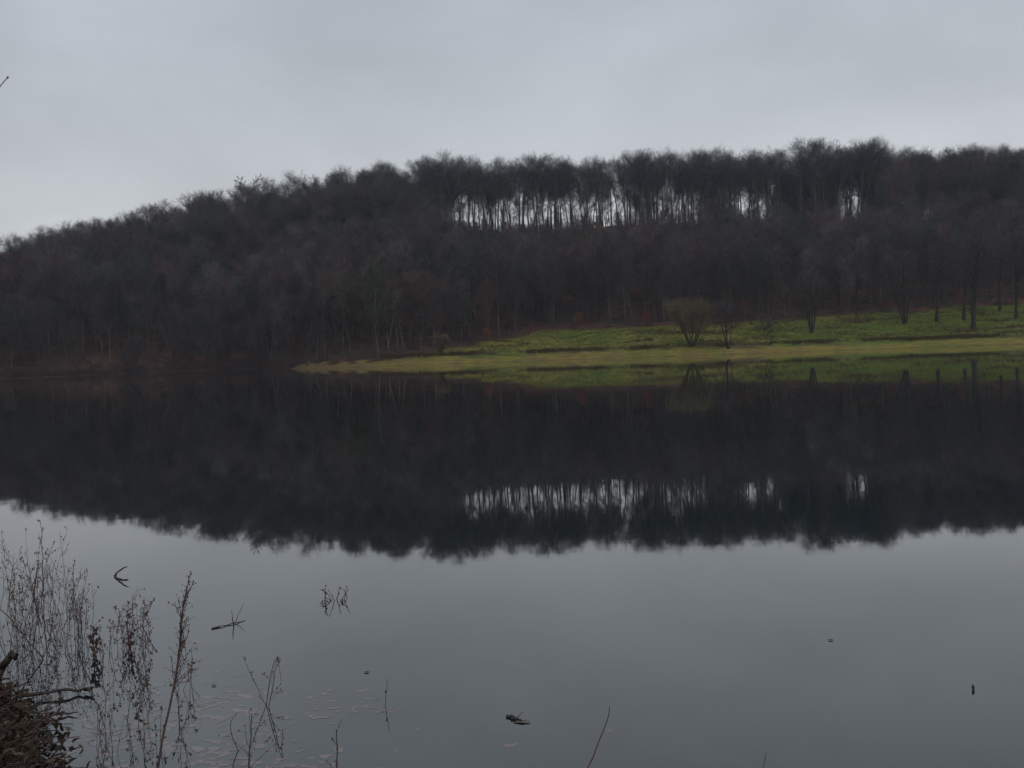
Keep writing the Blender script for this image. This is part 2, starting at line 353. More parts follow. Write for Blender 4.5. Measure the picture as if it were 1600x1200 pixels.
PROTO_TALL = [tree_meshes('tall_%d' % i, 100 + i, 23, cb=0.50 + 0.025 * i, cr=4.9, nl=20, m2=6, m3=6, m4=3, r=0.26 + 0.02 * i, up=0.10, twig_m=MAT['ridge_twig'], tw_r=0.015, twig=0.95, topf=0.85, low=9) for i in range(6)]
PROTO_SLOPE = [tree_meshes('slope_%d' % i, 200 + i, 14, cb=0.17 + 0.035 * i, cr=3.6 - 0.12 * i, nl=21, m2=6, m3=5, m4=3, r=0.17, up=0.12, limb_ang=0.80, tw_r=0.0145, twig=0.85, wig=0.06, topf=0.65) for i in range(6)]
PROTO_POLE = [tree_meshes('pole_%d' % i, 400 + i, 17, cb=0.45 + 0.07 * i, cr=1.9, nl=12, m2=4, m3=4, m4=3, r=0.10 + 0.01 * i, up=0.14, limb_ang=0.55, tw_r=0.013, twig=0.7, wig=0.07, low=7, sides=5, trunk_m=MAT['pale_trunk'] if i >= 2 else None) for i in range(4)]
PROTO_BRUSH = [tree_meshes('brush_%d' % i, 300 + i, 6, stems=4, spread=0.22, cb=0.2, cr=1.3, nl=8, m2=5, m3=3, m4=3, r=0.05, up=0.16, tw_r=0.012, twig=0.5, low=0, sides=4, twig_m=MAT['brush']) for i in range(4)]

RNG = np.random.RandomState(11)
GAP_U = (-0.070, 0.375)
def gap_w(u): return sstep(GAP_U[0] - 0.05, GAP_U[0] + 0.035, u) * (1 - sstep(GAP_U[1] - 0.02, GAP_U[1] + 0.03, u))

pts, vids, rots, scls = [], [], [], []
cand = []
N_T, N_S, N_B = len(PROTO_TALL), len(PROTO_SLOPE), len(PROTO_BRUSH)
# the wood on the slope
sp = 5.1
for X in np.arange(-330, 300, sp):
    for Y in np.arange(180, 425, sp):
        x = X + RNG.uniform(-2.3, 2.3); y = Y + RNG.uniform(-2.3, 2.3)
        sh = float(shore_y(np.array(x))); s_ = y - sh
        if s_ < float(meadow_s(np.array(x))) + 1.0: continue
        ry = float(ridge_y(x)); u = x / y; gw = float(gap_w(u))
        clump = float(vnoise(np.array(x * 345 / y), np.array(2.0), 9.0)) + 0.30 * float(sstep(0.06, 0.16, u)) + 0.5 * float(sstep(0.29, 0.37, u)) - 0.60
        inside = RNG.rand() < gw * 1.7 - 0.2
        if inside and y > ry - 6 and (y < ry + 26 or clump < 0): continue
        if y > ry + (45 if gw < 0.3 else 72): continue
        if abs(u) > 0.64: continue
        z = float(ground(np.array(x), np.array(y)))
        left = 1 - sstep(-0.17, -0.05, u)
        h = RNG.uniform(11, 17) + 4 * left * RNG.uniform(0, 1)
        if y > ry + 20 or (y > ry - 40 and gw < 0.5): h = RNG.uniform(18, 24) - 2.5 * float(1 - sstep(-0.42, -0.25, u)) + 2.0 * float(sstep(-0.16, -0.11, u) * (1 - sstep(-0.08, -0.02, u)))
        tall = h > 17.5 and y > ry - 45
        if gw > 0.02 and y < ry + 20:
            lim = 1.8 + y * (0.1215 + 0.010 * float(vnoise(np.array(x), np.array(y), 13)) + 0.005 * float(sstep(0.05, 0.25, u)) + 0.014 * float(sstep(0.02, 0.10, u)) * float(vnoise(np.array(x), np.array(y), 6))) - z + (1 - gw) * 20
            if RNG.rand() < 0.05: lim += 5
            h = min(h, lim * RNG.uniform(0.8, 1.0))
        if s_ < 16 and x < -38: h = min(h, RNG.uniform(6.5, 14))
        if h < 3.0: continue
        if h < 8:
            vid = N_T + N_S + RNG.randint(N_B); sc = h / 6.2
        elif h > 9 and RNG.rand() < 0.22 and y < ry - 20: vid = N_T + N_S + N_B + RNG.randint(4); sc = h / 17.3
        elif tall and (gw > 0.3 or RNG.rand() < 0.18): vid = RNG.randint(N_T); sc = h / 23.5
        else: vid = N_T + RNG.randint(N_S); sc = h / 14.2
        cand.append((x, y, z, vid, RNG.uniform(0, 6.283), sc, s_ - float(meadow_s(np.array(x))), abs(u), h))
PROTOS = PROTO_TALL + PROTO_SLOPE + PROTO_BRUSH + PROTO_POLE
# thin poles and saplings that fill the ridge row
for i in range(430):
    x = RNG.uniform(-36, 140); y = float(ridge_y(x)) + RNG.uniform(-3, 30); u = x / y
    if not (-0.10 < u < 0.41): continue
    z = float(ground(np.array(x), np.array(y))); h = RNG.uniform(11, 21) if i % 3 else RNG.uniform(1.8, 6)
    if h > 7: cand.append((x, y, z, N_T + N_S + N_B + RNG.randint(4), RNG.uniform(0, 6.28), h / 17.3, 999, 9, h))
    else: cand.append((x, y, z, N_T + N_S + RNG.randint(N_B), RNG.uniform(0, 6.28), h / 6.2, 999, 9, h))
# the individual trees along the lower edge of the wood
front = sorted([k for k in range(len(cand)) if cand[k][7] < 0.53 and cand[k][8] >= 8], key=lambda k: cand[k][6] + 0.02 * (cand[k][1] - 185))[:80]
fs = set(front)
FIRST = {}
def individual(name, k_vid, loc, rz, sc, label, group, cat='tree', lean=(0, 0)):
    o = plant_tree(name, PROTOS[k_vid], loc, rz, sc, lean); tag(o, label, cat, group)
    FIRST.setdefault(k_vid, o); return o
for k in front:
    x, y, z, vid, rz, sc, e_, u_, h_ = cand[k]
    if x < -38: lb, gr = 'bare brown tree in the front row of the wood along the left shore', 'edge trees along the left shore'
    else: lb, gr = 'bare brown tree in the front row of the wood behind the green meadow', 'edge trees behind the meadow'
    individual('woodland_tree', vid, (x, y, z), rz, sc, lb, gr, lean=(RNG.normal(0, .03), RNG.normal(0, .03)))
# the ridge row seen against the sky
nr = 0
for row in range(7):
    for X in np.arange(-34, 152, 5.0):
        x = X + RNG.uniform(-2.3, 2.3); ry = float(ridge_y(x)); y = ry + row * 4.6 + RNG.uniform(-1.8, 1.8) - 1
        u = x / y
        if not (GAP_U[0] - 0.02 < u < GAP_U[1] + 0.02): continue
        dens = 0.84 + 0.10 * sstep(0.05, 0.2, u) + 0.25 * float(vnoise(np.array(x), np.array(5.0), 11))
        if RNG.rand() > dens: continue
        z = float(ground(np.array(x), np.array(y)))
        px = 800 + 1570 * u
        sc = (23.0 + RNG.uniform(-1.3, 0.5) + 0.9 * float(vnoise(np.array(x), np.array(1.0), 9))) / 23.5
        if 1275 < px < 1400: sc *= 1.09
        individual('ridge_tree', RNG.randint(N_T), (x, y, z), RNG.uniform(0, 6.28), sc,
                   *(('tall bare ridge tree among the trunks across the widest bright gap', 'ridge trees across the bright gap') if px < 915 else
                     ('tall bare ridge tree in the highest clump rising over the skyline at the right', 'highest ridge clump') if 1275 < px < 1400 else
                     ('tall bare ridge tree between the widest bright gap and the highest clump', 'ridge trees right of the bright gap') if px < 1276 else
                     ('tall bare ridge tree right of the highest clump on the skyline', 'ridge trees right of the highest clump')), lean=(RNG.normal(0, .02), RNG.normal(0, .02)))
        nr += 1
print('ridge individuals', nr, 'front', len(front), 'candidates', len(cand))
for k, cd in enumerate(cand):
    if k in fs: continue
    pts.append(cd[:3]); vids.append(cd[3]); rots.append(cd[4]); scls.append(cd[5])
# make sure every variant exists as a tree somewhere in the scene (the mass below repeats them)
for v in range(len(PROTOS)):
    if v not in FIRST:
        for k in range(len(pts)):
            if vids[k] == v and abs(pts[k][0] / pts[k][1]) < 0.45:
                individual('woodland_tree' if v < N_T + N_S or v >= N_T + N_S + N_B else 'young_thicket', v, pts[k], rots[k], scls[k],
                           *(('low russet thicket of thin stems on the slope below the ridge', 'thickets on the slope', 'shrub') if N_T + N_S <= v < N_T + N_S + N_B else ('slim bare tree deep in the wood on the slope', 'trees deep in the wood', 'tree')))
                for L_ in (pts, vids, rots, scls): L_.pop(k)
                break

def gn_scatter(name, P, vid, rot, scl, protos):
    """one object that repeats the given part objects at the points P"""
    me = bpy.data.meshes.new(name); P = np.asarray(P, np.float32)
    me.vertices.add(len(P)); me.vertices.foreach_set('co', P.ravel())
    for nme, typ, val in (('vid', 'INT', vid), ('rot', 'FLOAT', rot), ('scl', 'FLOAT', scl)):
        a = me.attributes.new(nme, typ, 'POINT'); a.data.foreach_set('value', np.asarray(val, np.int32 if typ == 'INT' else np.float32))
    o = link(name, me)
    g = bpy.data.node_groups.new(name, 'GeometryNodeTree')
    g.interface.new_socket('Geometry', in_out='INPUT', socket_type='NodeSocketGeometry')
    g.interface.new_socket('Geometry', in_out='OUTPUT', socket_type='NodeSocketGeometry')
    gi = g.nodes.new('NodeGroupInput'); go = g.nodes.new('NodeGroupOutput'); jo = g.nodes.new('GeometryNodeJoinGeometry')
    def attr(nme, typ):
        q = g.nodes.new('GeometryNodeInputNamedAttribute'); q.data_type = typ; q.inputs['Name'].default_value = nme
        return next(s_ for s_ in q.outputs if s_.enabled and s_.name == 'Attribute')
    av, ar, as_ = attr('vid', 'INT'), attr('rot', 'FLOAT'), attr('scl', 'FLOAT')
    cx = g.nodes.new('ShaderNodeCombineXYZ'); g.links.new(ar, cx.inputs['Z'])
    for k, parts in enumerate(protos):
        cmp_ = g.nodes.new('FunctionNodeCompare'); cmp_.data_type = 'INT'; cmp_.operation = 'EQUAL'
        ii = [s_ for s_ in cmp_.inputs if s_.enabled]; g.links.new(av, ii[0]); ii[1].default_value = k
        pj = g.nodes.new('GeometryNodeJoinGeometry')
        for ob in parts:
            oi = g.nodes.new('GeometryNodeObjectInfo'); oi.transform_space = 'ORIGINAL'; oi.inputs['Object'].default_value = ob
            oi.inputs['As Instance'].default_value = True; g.links.new(oi.outputs['Geometry'], pj.inputs[0])
        ip = g.nodes.new('GeometryNodeInstanceOnPoints')
        g.links.new(gi.outputs[0], ip.inputs['Points']); g.links.new(cmp_.outputs[0], ip.inputs['Selection'])
        g.links.new(pj.outputs[0], ip.inputs['Instance']); g.links.new(cx.outputs[0], ip.inputs['Rotation']); g.links.new(as_, ip.inputs['Scale'])
        g.links.new(ip.outputs[0], jo.inputs[0])
    g.links.new(jo.outputs[0], go.inputs[0])
    md = o.modifiers.new('scatter', 'NODES'); md.node_group = g
    return o
wood = gn_scatter('woodland', pts, vids, rots, scls, [list(FIRST[v].children) if v in FIRST else [] for v in range(len(PROTOS))])
tag(wood, 'dense bare winter wood covering the whole hillside above the lake', 'wood', kind='stuff')

# ---- trees one can tell apart
def base_at(px, py, Y0=180.0, Y1=420.0):
    """the point of the hillside seen at that pixel"""
    d = ray(px, py); Y = np.linspace(Y0, Y1, 1500); P = EYE + d * (Y / d[1])[:, None]
    h = P[:, 2] - ground(P[:, 0], P[:, 1]); k = np.argmax(h < 0)
    if h[k] >= 0: k = len(Y) - 1
    q = P[k].copy(); q[2] = float(ground(q[:1], q[1:2])[0]); return q
def solo(name, label, px, py, top, group=None, cat='tree', Y=None, rz=0.0, lean=(0, 0), **kw):
    if Y is None: bq = base_at(px, py)
    else: bq = at_depth(px, py, Y); bq[2] = float(ground(bq[:1], bq[1:2])[0])
    H = at_depth(px, top, bq[1])[2] - bq[2]
    Hn = kw.pop('H', 10.0); kw.setdefault('trunk_m', MAT['dark_trunk']); kw.setdefault('twig_m', MAT['dark_twig'])
    o = plant_tree(name, tree_meshes(name, kw.pop('seed', int(px)), Hn, **kw)[:2], bq, rz, H / Hn * 1.02, lean)
    return tag(o, label, cat, group)
G = 'trees on the meadow'
solo('willow_bush', 'round olive willow bush with a forked trunk on the meadow edge', 1081, 541, 474, G, H=8, stems=8, spread=0.42, cb=0.26, cr=2.5, nl=10, m2=6, m3=5, m4=4, r=0.20, up=0.10, twig=0.55, tw_r=0.010, low=0, sides=6, twig_m=MAT['willow'], topf=0.8)
solo('slender_bush', 'slender leaning brown bush just right of the round willow bush', 1139, 545, 468, G, H=8, stems=4, spread=0.22, cb=0.35, cr=1.6, nl=9, m2=5, m3=4, m4=3, r=0.13, up=0.12, twig=0.5, tw_r=0.010, low=0, sides=5, tilt=-0.08)
solo('squat_bush', 'low dark spreading bush between the slender bush and the forked tree', 1196, 526, 492, G, 'bush', H=5, stems=6, spread=0.55, cb=0.25, cr=1.2, nl=6, m2=5, m3=4, m4=2, r=0.08, up=0.08, twig=0.5, tw_r=0.014, low=0, sides=5)
solo('forked_tree', 'dark many-stemmed tree on the green meadow right of the squat bush', 1268, 520, 425, G, H=12, stems=4, spread=0.22, cb=0.32, cr=2.8, nl=9, m2=6, m3=5, m4=3, r=0.25, up=0.10, twig=0.7, tw_r=0.014, low=0)
solo('sapling', 'thin leaning sapling alone on the bright green grass', 1344, 505, 478, G, H=4, stems=1, cb=0.35, cr=0.8, nl=9, m2=4, m3=3, m4=2, r=0.06, up=0.12, twig=0.35, tw_r=0.010, low=0, sides=5, tilt=-0.18)
solo('spreading_tree', 'tree with stems spreading in a wide V on the green meadow', 1414, 506, 395, G, H=14, stems=4, spread=0.24, cb=0.35, cr=3.0, nl=10, m2=6, m3=5, m4=3, r=0.32, up=0.09, twig=0.8, tw_r=0.014, low=0)
solo('straight_tree', 'single straight dark trunk right of the V-shaped tree', 1464, 502, 385, G, H=15, cb=0.42, cr=2.6, nl=14, r=0.36, twig=0.8, low=4)
solo('slim_tree', 'slim dark trunk close behind the thickest meadow tree', 1506, 500, 380, G, H=15, cb=0.40, cr=2.4, nl=13, r=0.32, twig=0.8, low=4)
solo('thick_tree', 'thickest dark trunk on the meadow, near the right edge', 1521, 514, 365, G, H=18, stems=2, spread=0.05, cb=0.38, cr=3.4, nl=12, r=0.46, twig=0.9, low=5)
solo('twin_tree', 'dark twin trunk near the right edge of the picture', 1588, 498, 370, G, H=16, stems=2, spread=0.06, cb=0.42, cr=2.8, nl=12, r=0.38, twig=0.8, low=4)
solo('edge_tree', 'dark trunk at the very right edge of the picture', 1606, 498, 372, G, H=16, cb=0.42, cr=2.8, nl=13, r=0.36, twig=0.8, low=4)
for i, (px, py, top) in enumerate([(1311, 478, 390), (1207, 500, 400), (1340, 486, 385), (1562, 486, 375)]):
    solo('lone_trunk', ['dark straight trunk at the wood edge above the sapling', 'dark trunk at the wood edge above the squat bush', 'dark trunk at the wood edge left of the V-shaped tree', 'dark trunk at the wood edge left of the twin trunk'][i], px, py, top, 'dark trunks at the wood edge', H=15, cb=0.35, cr=2.6, nl=13, r=0.30, twig=0.8, low=4, seed=700 + i)
solo('cone_shrub', 'small greenish cone-shaped shrub at the left end of the green meadow', 690, 553, 522, None, 'shrub', H=4, stems=6, spread=0.3, cb=0.12, cr=1.1, nl=9, m2=5, m3=4, m4=3, r=0.05, up=0.12, twig=0.35, tw_r=0.012, low=0, sides=4, twig_m=MAT['willow'])
solo('olive_tree_crown', 'pale olive round-topped tree on the shore left of the leaning birch', 545, 566, 432, None, Y=205, H=14, stems=3, spread=0.2, cb=0.3, cr=3.6, nl=12, m2=6, m3=5, m4=4, r=0.2, up=0.09, twig=0.7, tw_r=0.014, twig_m=MAT['willow'], topf=0.8)
solo('pale_tree', 'pale brown full-crowned tree on the shore left of the olive one', 490, 570, 462, None, Y=207, H=12, stems=3, spread=0.18, cb=0.3, cr=3.0, nl=12, m2=6, m3=5, m4=3, r=0.18, up=0.1, twig=0.7, tw_r=0.014)
BI = dict(H=13, cb=0.45, cr=1.9, nl=13, m2=5, m3=4, m4=3, r=0.085, up=0.05, twig=0.7, tw_r=0.011, trunk_m=MAT['birch'], low=0, wig=0.03)
for i, (px, py, top, Y, ln, lb) in enumerate([
    (607, 560, 440, 200, -0.04, 'white-stemmed birch leaning left beside the olive tree by the shore'),
    (632, 558, 462, 199, -0.05, 'white-stemmed birch right of the leaning birch behind the spit'),
    (812, 460, 345, 290, -0.03, 'pale slim birch below the bright gap in the ridge trees'),
    (822, 460, 352, 291, -0.01, 'pale slim birch just right of its twin below the bright gap'),
    (106, 572, 490, 216, -0.08, 'pale leaning birch in the wood at the far left shore'),
    (62, 576, 500, 217, -0.06, 'pale leaning birch nearest the left edge of the picture'),
    (172, 572, 500, 224, -0.05, 'pale birch right of the two at the left shore'),
    (392, 566, 480, 244, -0.04, 'pale birch in the bay behind the grassy spit'),
    (1375, 470, 380, 235, 0.0, 'pale slim trunk in the dark wood above the V-shaped tree')]):
    solo('birch', lb, px, py, top, 'birches', Y=Y, lean=(0, ln), seed=800 + i, **BI)
# young beeches that kept their russet leaves
def leafy(name, label, px, py, top, mat, Y=None, n=1500, size=0.16, seed=0, cat='tree', group=None, cr=1.5):
    rng = np.random.RandomState(seed)
    T, Cm, (l3, l4) = tree_meshes(name, seed, 6, stems=3, spread=0.18, cb=0.15, cr=cr, nl=8, m2=5, m3=3, m4=2, r=0.06, up=0.08, twig=0.5, low=0, sides=5)
    tips = l4[rng.randint(0, len(l4), n), 1] + rng.normal(0, 0.06, (n, 3))
    a = unit(rng.normal(size=(n, 3))) * size; bq = unit(np.cross(a, rng.normal(size=(n, 3)))) * size * 0.5
    nrm = unit(np.cross(a, bq)) * size * 0.15
    V = np.stack([tips - a, tips + bq + nrm, tips + a, tips - bq + nrm], 1)
    Fm = np.arange(n * 4).reshape(n, 4)
    base = base_at(px, py) if Y is None else at_depth(px, py, Y)
    base[2] = float(ground(base[:1], base[1:2])[0])
    H = at_depth(px, top, base[1])[2] - base[2]
    o = link(name, None, None, base); o.scale = (H / 6.2,) * 3
    link('trunk', T, o); cr_ = link('crown', Cm, o); link('leaves', mesh_np(name + '_leaves', V, Fm, mat), cr_)
    return tag(o, label, cat, group)
GR = 'young beeches with russet leaves'
for i, (px, py, top, Y, lb) in enumerate([
    (1166, 498, 464, None, 'russet-leaved young beech behind the slender bush at the meadow top'),
    (1010, 511, 486, None, 'low russet-leaved young beech at the meadow top left of the willow bush'),
    (905, 516, 488, None, 'russet-leaved young beech above the left part of the meadow'),
    (1470, 400, 362, 300, 'russet-leaved young beech high in the wood right of the ridge gaps'),
    (1500, 482, 458, None, 'russet-leaved shrub at the meadow top behind the thickest tree'),
    (1390, 489, 466, None, 'low russet-leaved beech at the wood edge by the V-shaped tree'),
    (760, 535, 514, None, 'russet-leaved shrub where the meadow narrows to the left')]):
    leafy('russet_beech', lb, px, py, top, MAT['russet'], Y=Y, seed=900 + i, group=GR, n=900, cr=1.5)
# flat-topped pine that pokes out of the left skyline
def pine():
    rng = np.random.RandomState(5); T, C = Geo(), Geo()
    S = grow_lines(rng, np.array([[0, 0, -0.4]]), np.array([[0.02, 0, 1.0]]), np.array([23.0]), 9, 0.02, 0.03)
    RS = np.linspace(0.26, 0.06, 10)[None]; T.tubes(S, RS, 7)
    l1, r1 = children(rng, S, RS, 14, 0.80, 0.99, 1.25, 0.15, lambda pl, t: 4.2 + 0 * t, 4, 0.04, 0.08, 0.5, 0.04); T.tubes(l1, r1, 5)
    l2, r2 = children(rng, l1, r1, 9, 0.3, 1, 0.7, 0.2, lambda pl, t: 1.3 + 0 * t, 2, 0.06, 0.1, 0.5, 0.02)
    l3, r3 = children(rng, l2, r2, 26, 0.3, 1, 0.8, 0.3, lambda pl, t: 0.38 + 0 * t, 1, 0.05, 0.1, 1.0, 0.02)
    C.tubes(l2, r2, 3); C.tubes(l3, r3, 3)
    bq = at_depth(392, 400, 350); bq[2] = float(ground(bq[:1], bq[1:2])[0])
    H = at_depth(392, 285, 350)[2] - bq[2]
    o = link('pine_tree', None, None, bq); o.scale = (H / 23.3,) * 3
    link('trunk', T.build('pine_trunk', MAT['trunk'], True), o); link('crown', C.build('pine_crown', MAT['needle']), o)
    tag(o, 'dark flat-topped pine rising above the left skyline', 'tree')
pine()

# undergrowth on the hillside and dead sedge along the terraces
def tuft_mesh(name, seed, n, h, w, spread, mat):
    rng = np.random.RandomState(seed)
    p = np.zeros((n, 3)); p[:, :2] = rng.normal(0, spread * 0.5, (n, 2)); p[:, 2] = -0.03
    d = np.stack([rng.normal(0, .4, n), rng.normal(0, .4, n), np.ones(n)], -1)
    L = grow_lines(rng, p, d, rng.uniform(0.5, 1.1, n) * h, 2, -0.12, 0.15)
    q = Geo(); q.tubes(L, np.array([w, w * 0.7, w * 0.2])[None] * np.ones((n, 1)), 3)
    return q.build(name, mat)
def scatter_one(name, label, cat, P, meshes, smin, smax, seed):
    rng = np.random.RandomState(seed)
    prot = []
    for k, me in enumerate(meshes):
        j = k; o = link(name[:-1] if name.endswith('s') else name + '_clump', me, None, P[j]); prot.append(o)
    n = len(P)
    o = gn_scatter(name, P, rng.randint(0, len(meshes), n), rng.uniform(0, 6.28, n), rng.uniform(smin, smax, n), [[q] for q in prot])
    for q in prot: q.parent = o
    return tag(o, label, cat, kind='stuff')
rng = np.random.RandomState(21)
def on_hill(x, y): return np.stack([x, y, ground(x, y)], -1)
n = 16000; x = rng.uniform(-125, 125, n); sm = meadow_s(x)
s_ = 9.2 + rng.normal(0, 0.55, n)
keep = (x > -26) & (fbm(x, s_, 12) + 0.7 * vnoise(x, s_ * 0, 5) + 0.25 * rng.normal(size=n) > 0.25); xs_, ss_ = x[keep], s_[keep]
P1 = on_hill(xs_, shore_y(xs_) + ss_)
x = rng.uniform(-42, 125, 700); x = x[fbm(x, x * 0 + 2, 8) > -0.1]; P1b = on_hill(x, shore_y(x) + rng.uniform(0.1, 0.6, len(x)))
x = rng.uniform(-30, 125, 16000); s2 = rng.uniform(9.0, 45, len(x)); kk = (fbm(x + 9, (shore_y(x) + s2) * 3.0, 7) + 0.3 * rng.normal(size=len(x)) > 0.55) & (s2 < meadow_s(x) + 1); P1c = on_hill(x[kk], shore_y(x[kk]) + s2[kk])
scatter_one('sedge_tufts', 'dark brown dead sedge along the terrace lines of the meadow', 'sedge', np.concatenate([P1[:2600], P1c]),
            [tuft_mesh('sedge_%d' % i, i, 16, 0.55, 0.014, 0.3, MAT['sedge']) for i in range(2)], 0.5, 1.2, 3)
x = rng.uniform(-26, 125, 26000); s2 = rng.uniform(0.5, 48, len(x)); kk = s2 < meadow_s(x) + 1; x, s2 = x[kk], s2[kk]
kk = (s2 > 9.5); P2 = on_hill(x[kk], shore_y(x[kk]) + s2[kk])
scatter_one('grass_tufts', 'short green grass of the sloping meadow across the lake', 'grass', P2[:14000],
            [tuft_mesh('grasst_%d' % i, 10 + i, 14, 0.26, 0.012, 0.35, MAT['grass']) for i in range(2)], 0.6, 1.3, 4)
x = rng.uniform(-200, 170, 9000); s2 = rng.uniform(2, 150, len(x)); kk = (s2 > meadow_s(x) + 0.3) & (rng.rand(len(x)) < np.where(s2 < meadow_s(x) + 14, 1.0, 0.45))
P3 = on_hill(x[kk], shore_y(x[kk]) + s2[kk])
x = rng.uniform(-200, -42, 700); P3 = np.concatenate([P3, on_hill(x, shore_y(x) + rng.uniform(0.3, 4, len(x)))])
scatter_one('undergrowth', 'russet bracken and brush covering the floor of the wood', 'undergrowth', P3,
            [tuft_mesh('under_%d' % i, 20 + i, 34, 1.5, 0.016, 0.9, MAT['brush']) for i in range(3)], 0.6, 1.5, 5)

# ------------------------------------------------------------------ foreground: dead weeds standing in the water
def seeds_geo(q, rng, P, size):
    """little seed clusters: squashed octahedra at the points P"""
    O = np.array([[1, 0, 0], [0, 1, 0], [-1, 0, 0], [0, -1, 0], [0, 0, 1.3], [0, 0, -1.3]])
    F = np.array([[0, 1, 4, 4], [1, 2, 4, 4], [2, 3, 4, 4], [3, 0, 4, 4], [1, 0, 5, 5], [2, 1, 5, 5], [3, 2, 5, 5], [0, 3, 5, 5]])
    for p in P: q.add(p + O * size * rng.uniform(0.5, 1.3, 3), F)
def tri_build(q, name, mat):
    me = bpy.data.meshes.new(name); V = np.concatenate(q.v); F = np.concatenate(q.f)
    me.from_pydata(V.tolist(), [], [tuple(dict.fromkeys(map(int, f))) for f in F]); me.materials.append(mat); me.update(); return me
def weed(label, base_px, top_px, seed, nb=9, seed_sz=0.006, r=0.0035, bl=0.22, bt=(0.35, 0.98), ang=0.55, bend=0.10, via=None, group=None, name='dead_weed', sub=3, nseed=1.0, up=0.06, dy=0.0):
    rng = np.random.RandomState(seed)
    bq = on_water(*base_px); tp = at_depth(top_px[0], top_px[1], bq[1] + dy)
    H = np.linalg.norm(tp - bq); K = 9; t = np.linspace(0, 1, K + 1)[:, None]
    p0 = bq - (tp - bq) / H * 0.12
    mid = (p0 + tp) / 2 + rng.normal(0, bend * 0.5, 3) * H * np.array([1, 1, 0.3])
    if via is not None: mid = 2 * at_depth(via[0], via[1], (bq[1] + tp[1]) / 2) - (p0 + tp) / 2
    L = ((1 - t) ** 2 * p0 + 2 * t * (1 - t) * mid + t ** 2 * tp) + rng.normal(0, 0.006, (K + 1, 3)) * H
    L = L - bq
    R = np.linspace(r, r * 0.45, K + 1)[None]
    q = Geo(); q.tubes(L[None], R, 5)
    # knots along the stalk
    o = link(name, None, None, bq); link('stem', q.build('stem', MAT['weed'], True), o)
    if nb:
        br = Geo()
        b1, br1 = children(rng, L[None], R, nb, bt[0], bt[1], ang, 0.2, lambda pl, tt: bl * H * (1.15 - 0.8 * tt), 3, up, 0.10, 0.6, 0.0013)
        if nb > 3: br.tubes(b1, br1, 3)
        pts_ = [b1[:, -1], b1[:, 2]]
        if sub:
            b2, br2 = children(rng, b1, br1, sub, 0.25, 1.0, 0.6, 0.25, lambda pl, tt: pl * 0.35, 1, up, 0.1, 0.8, 0.0010); br.tubes(b2, br2, 3); pts_.append(b2[:, -1])
        if nb > 3: link('side_shoots', br.build('side_shoots', MAT['weed']), o)
        else:
            for kk_ in range(len(b1)):
                b_ = Geo(); b_.tubes(b1[kk_:kk_ + 1], br1[kk_:kk_ + 1], 3)
                if sub: b_.tubes(b2[kk_ * sub:(kk_ + 1) * sub], br2[kk_ * sub:(kk_ + 1) * sub], 3)
                link('side_shoot', b_.build('side_shoot', MAT['weed']), o)
        pp = np.concatenate(pts_); pp = pp[rng.rand(len(pp)) < nseed]
        if 0 < len(pp) <= 6 and seed_sz:
            for p_ in pp:
                sg = Geo(); seeds_geo(sg, rng, [p_], seed_sz); link('seed_head', tri_build(sg, 'seed_head', MAT['seed']), o)
        elif len(pp) and seed_sz:
            sg = Geo(); seeds_geo(sg, rng, pp, seed_sz); link('seed_heads', tri_build(sg, 'seed_heads', MAT['seed']), o)
    return tag(o, label, 'weed', group)
# the ones that stand out
weed('tallest dead weed with a feathery seed plume rising from the bottom edge', (232, 1290), (294, 915), 1, nb=30, bl=0.17, bt=(0.60, 0.99), ang=0.30, r=0.0060, bend=0.01, seed_sz=0.0034, sub=4, up=0.10)
weed('bare curved stalk rising alone at the bottom centre', (905, 1228), (953, 1102), 2, nb=0, r=0.0042, bend=0.0, via=(940, 1150))
weed('tip of a thin stalk at the bottom edge right of centre', (1187, 1226), (1197, 1177), 3, nb=0, r=0.0030, bend=0.02)
weed('short upright weed with a few side twigs at the bottom edge', (526, 1228), (526, 1140), 4, nb=5, bl=0.4, ang=0.7, r=0.0045, seed_sz=0.004, sub=1)
weed('weed with a thick upright stalk and arching shoots near the bottom edge', (386, 1240), (393, 1115), 5, nb=7, bl=0.55, ang=0.8, r=0.0042, seed_sz=0.004, up=-0.12, sub=1)
weed('arched thin shoot left of the upright bottom weed', (388, 1172), (370, 1116), 6, nb=2, bl=0.2, r=0.0030, via=(362, 1150), seed_sz=0.003, sub=0)
weed('weed clump of crossing thin stems standing in open water', (417, 1106), (432, 1030), 7, nb=6, bl=0.5, ang=0.6, r=0.0032, seed_sz=0.0045, sub=2, up=-0.03)
weed('thin stem leaning left out of the crossing clump', (416, 1104), (378, 1025), 8, nb=4, bl=0.2, r=0.0022, seed_sz=0.004, sub=1)
weed('hooked stem of the crossing clump with drooping tip', (425, 1100), (439, 1062), 9, nb=2, bl=0.2, r=0.0026, via=(428, 1035), seed_sz=0.006, sub=0)
weed('short lone twig with its reflection right of the clumps', (600, 1103), (605, 1062), 10, nb=1, bl=0.2, r=0.0026, seed_sz=0.004, sub=0)
weed('long leaning stalk crossing the weeds at the left edge', (66, 1030), (-22, 920), 12, nb=3, bl=0.1, r=0.0050, bend=0.01, seed_sz=0.004, sub=0)
weed('weed with an open forked top right of the dense patch', (222, 978), (241, 934), 13, nb=6, bl=0.45, r=0.0040, seed_sz=0.005, sub=2)
weed('straight thin stem rising highest among the left weeds', (68, 962), (64, 814), 14, nb=8, bl=0.14, r=0.0040, bend=0.01, seed_sz=0.006, sub=2)
weed('thick dark forked stub in the left weed patch', (52, 930), (60, 878), 15, nb=3, bl=0.5, r=0.0090, bend=0.02, seed_sz=0, sub=0)
weed('dark bushy weed with dense clotted seed heads', (146, 1028), (146, 985), 16, nb=12, bl=0.5, r=0.0060, bend=0.02, seed_sz=0.010, sub=3)
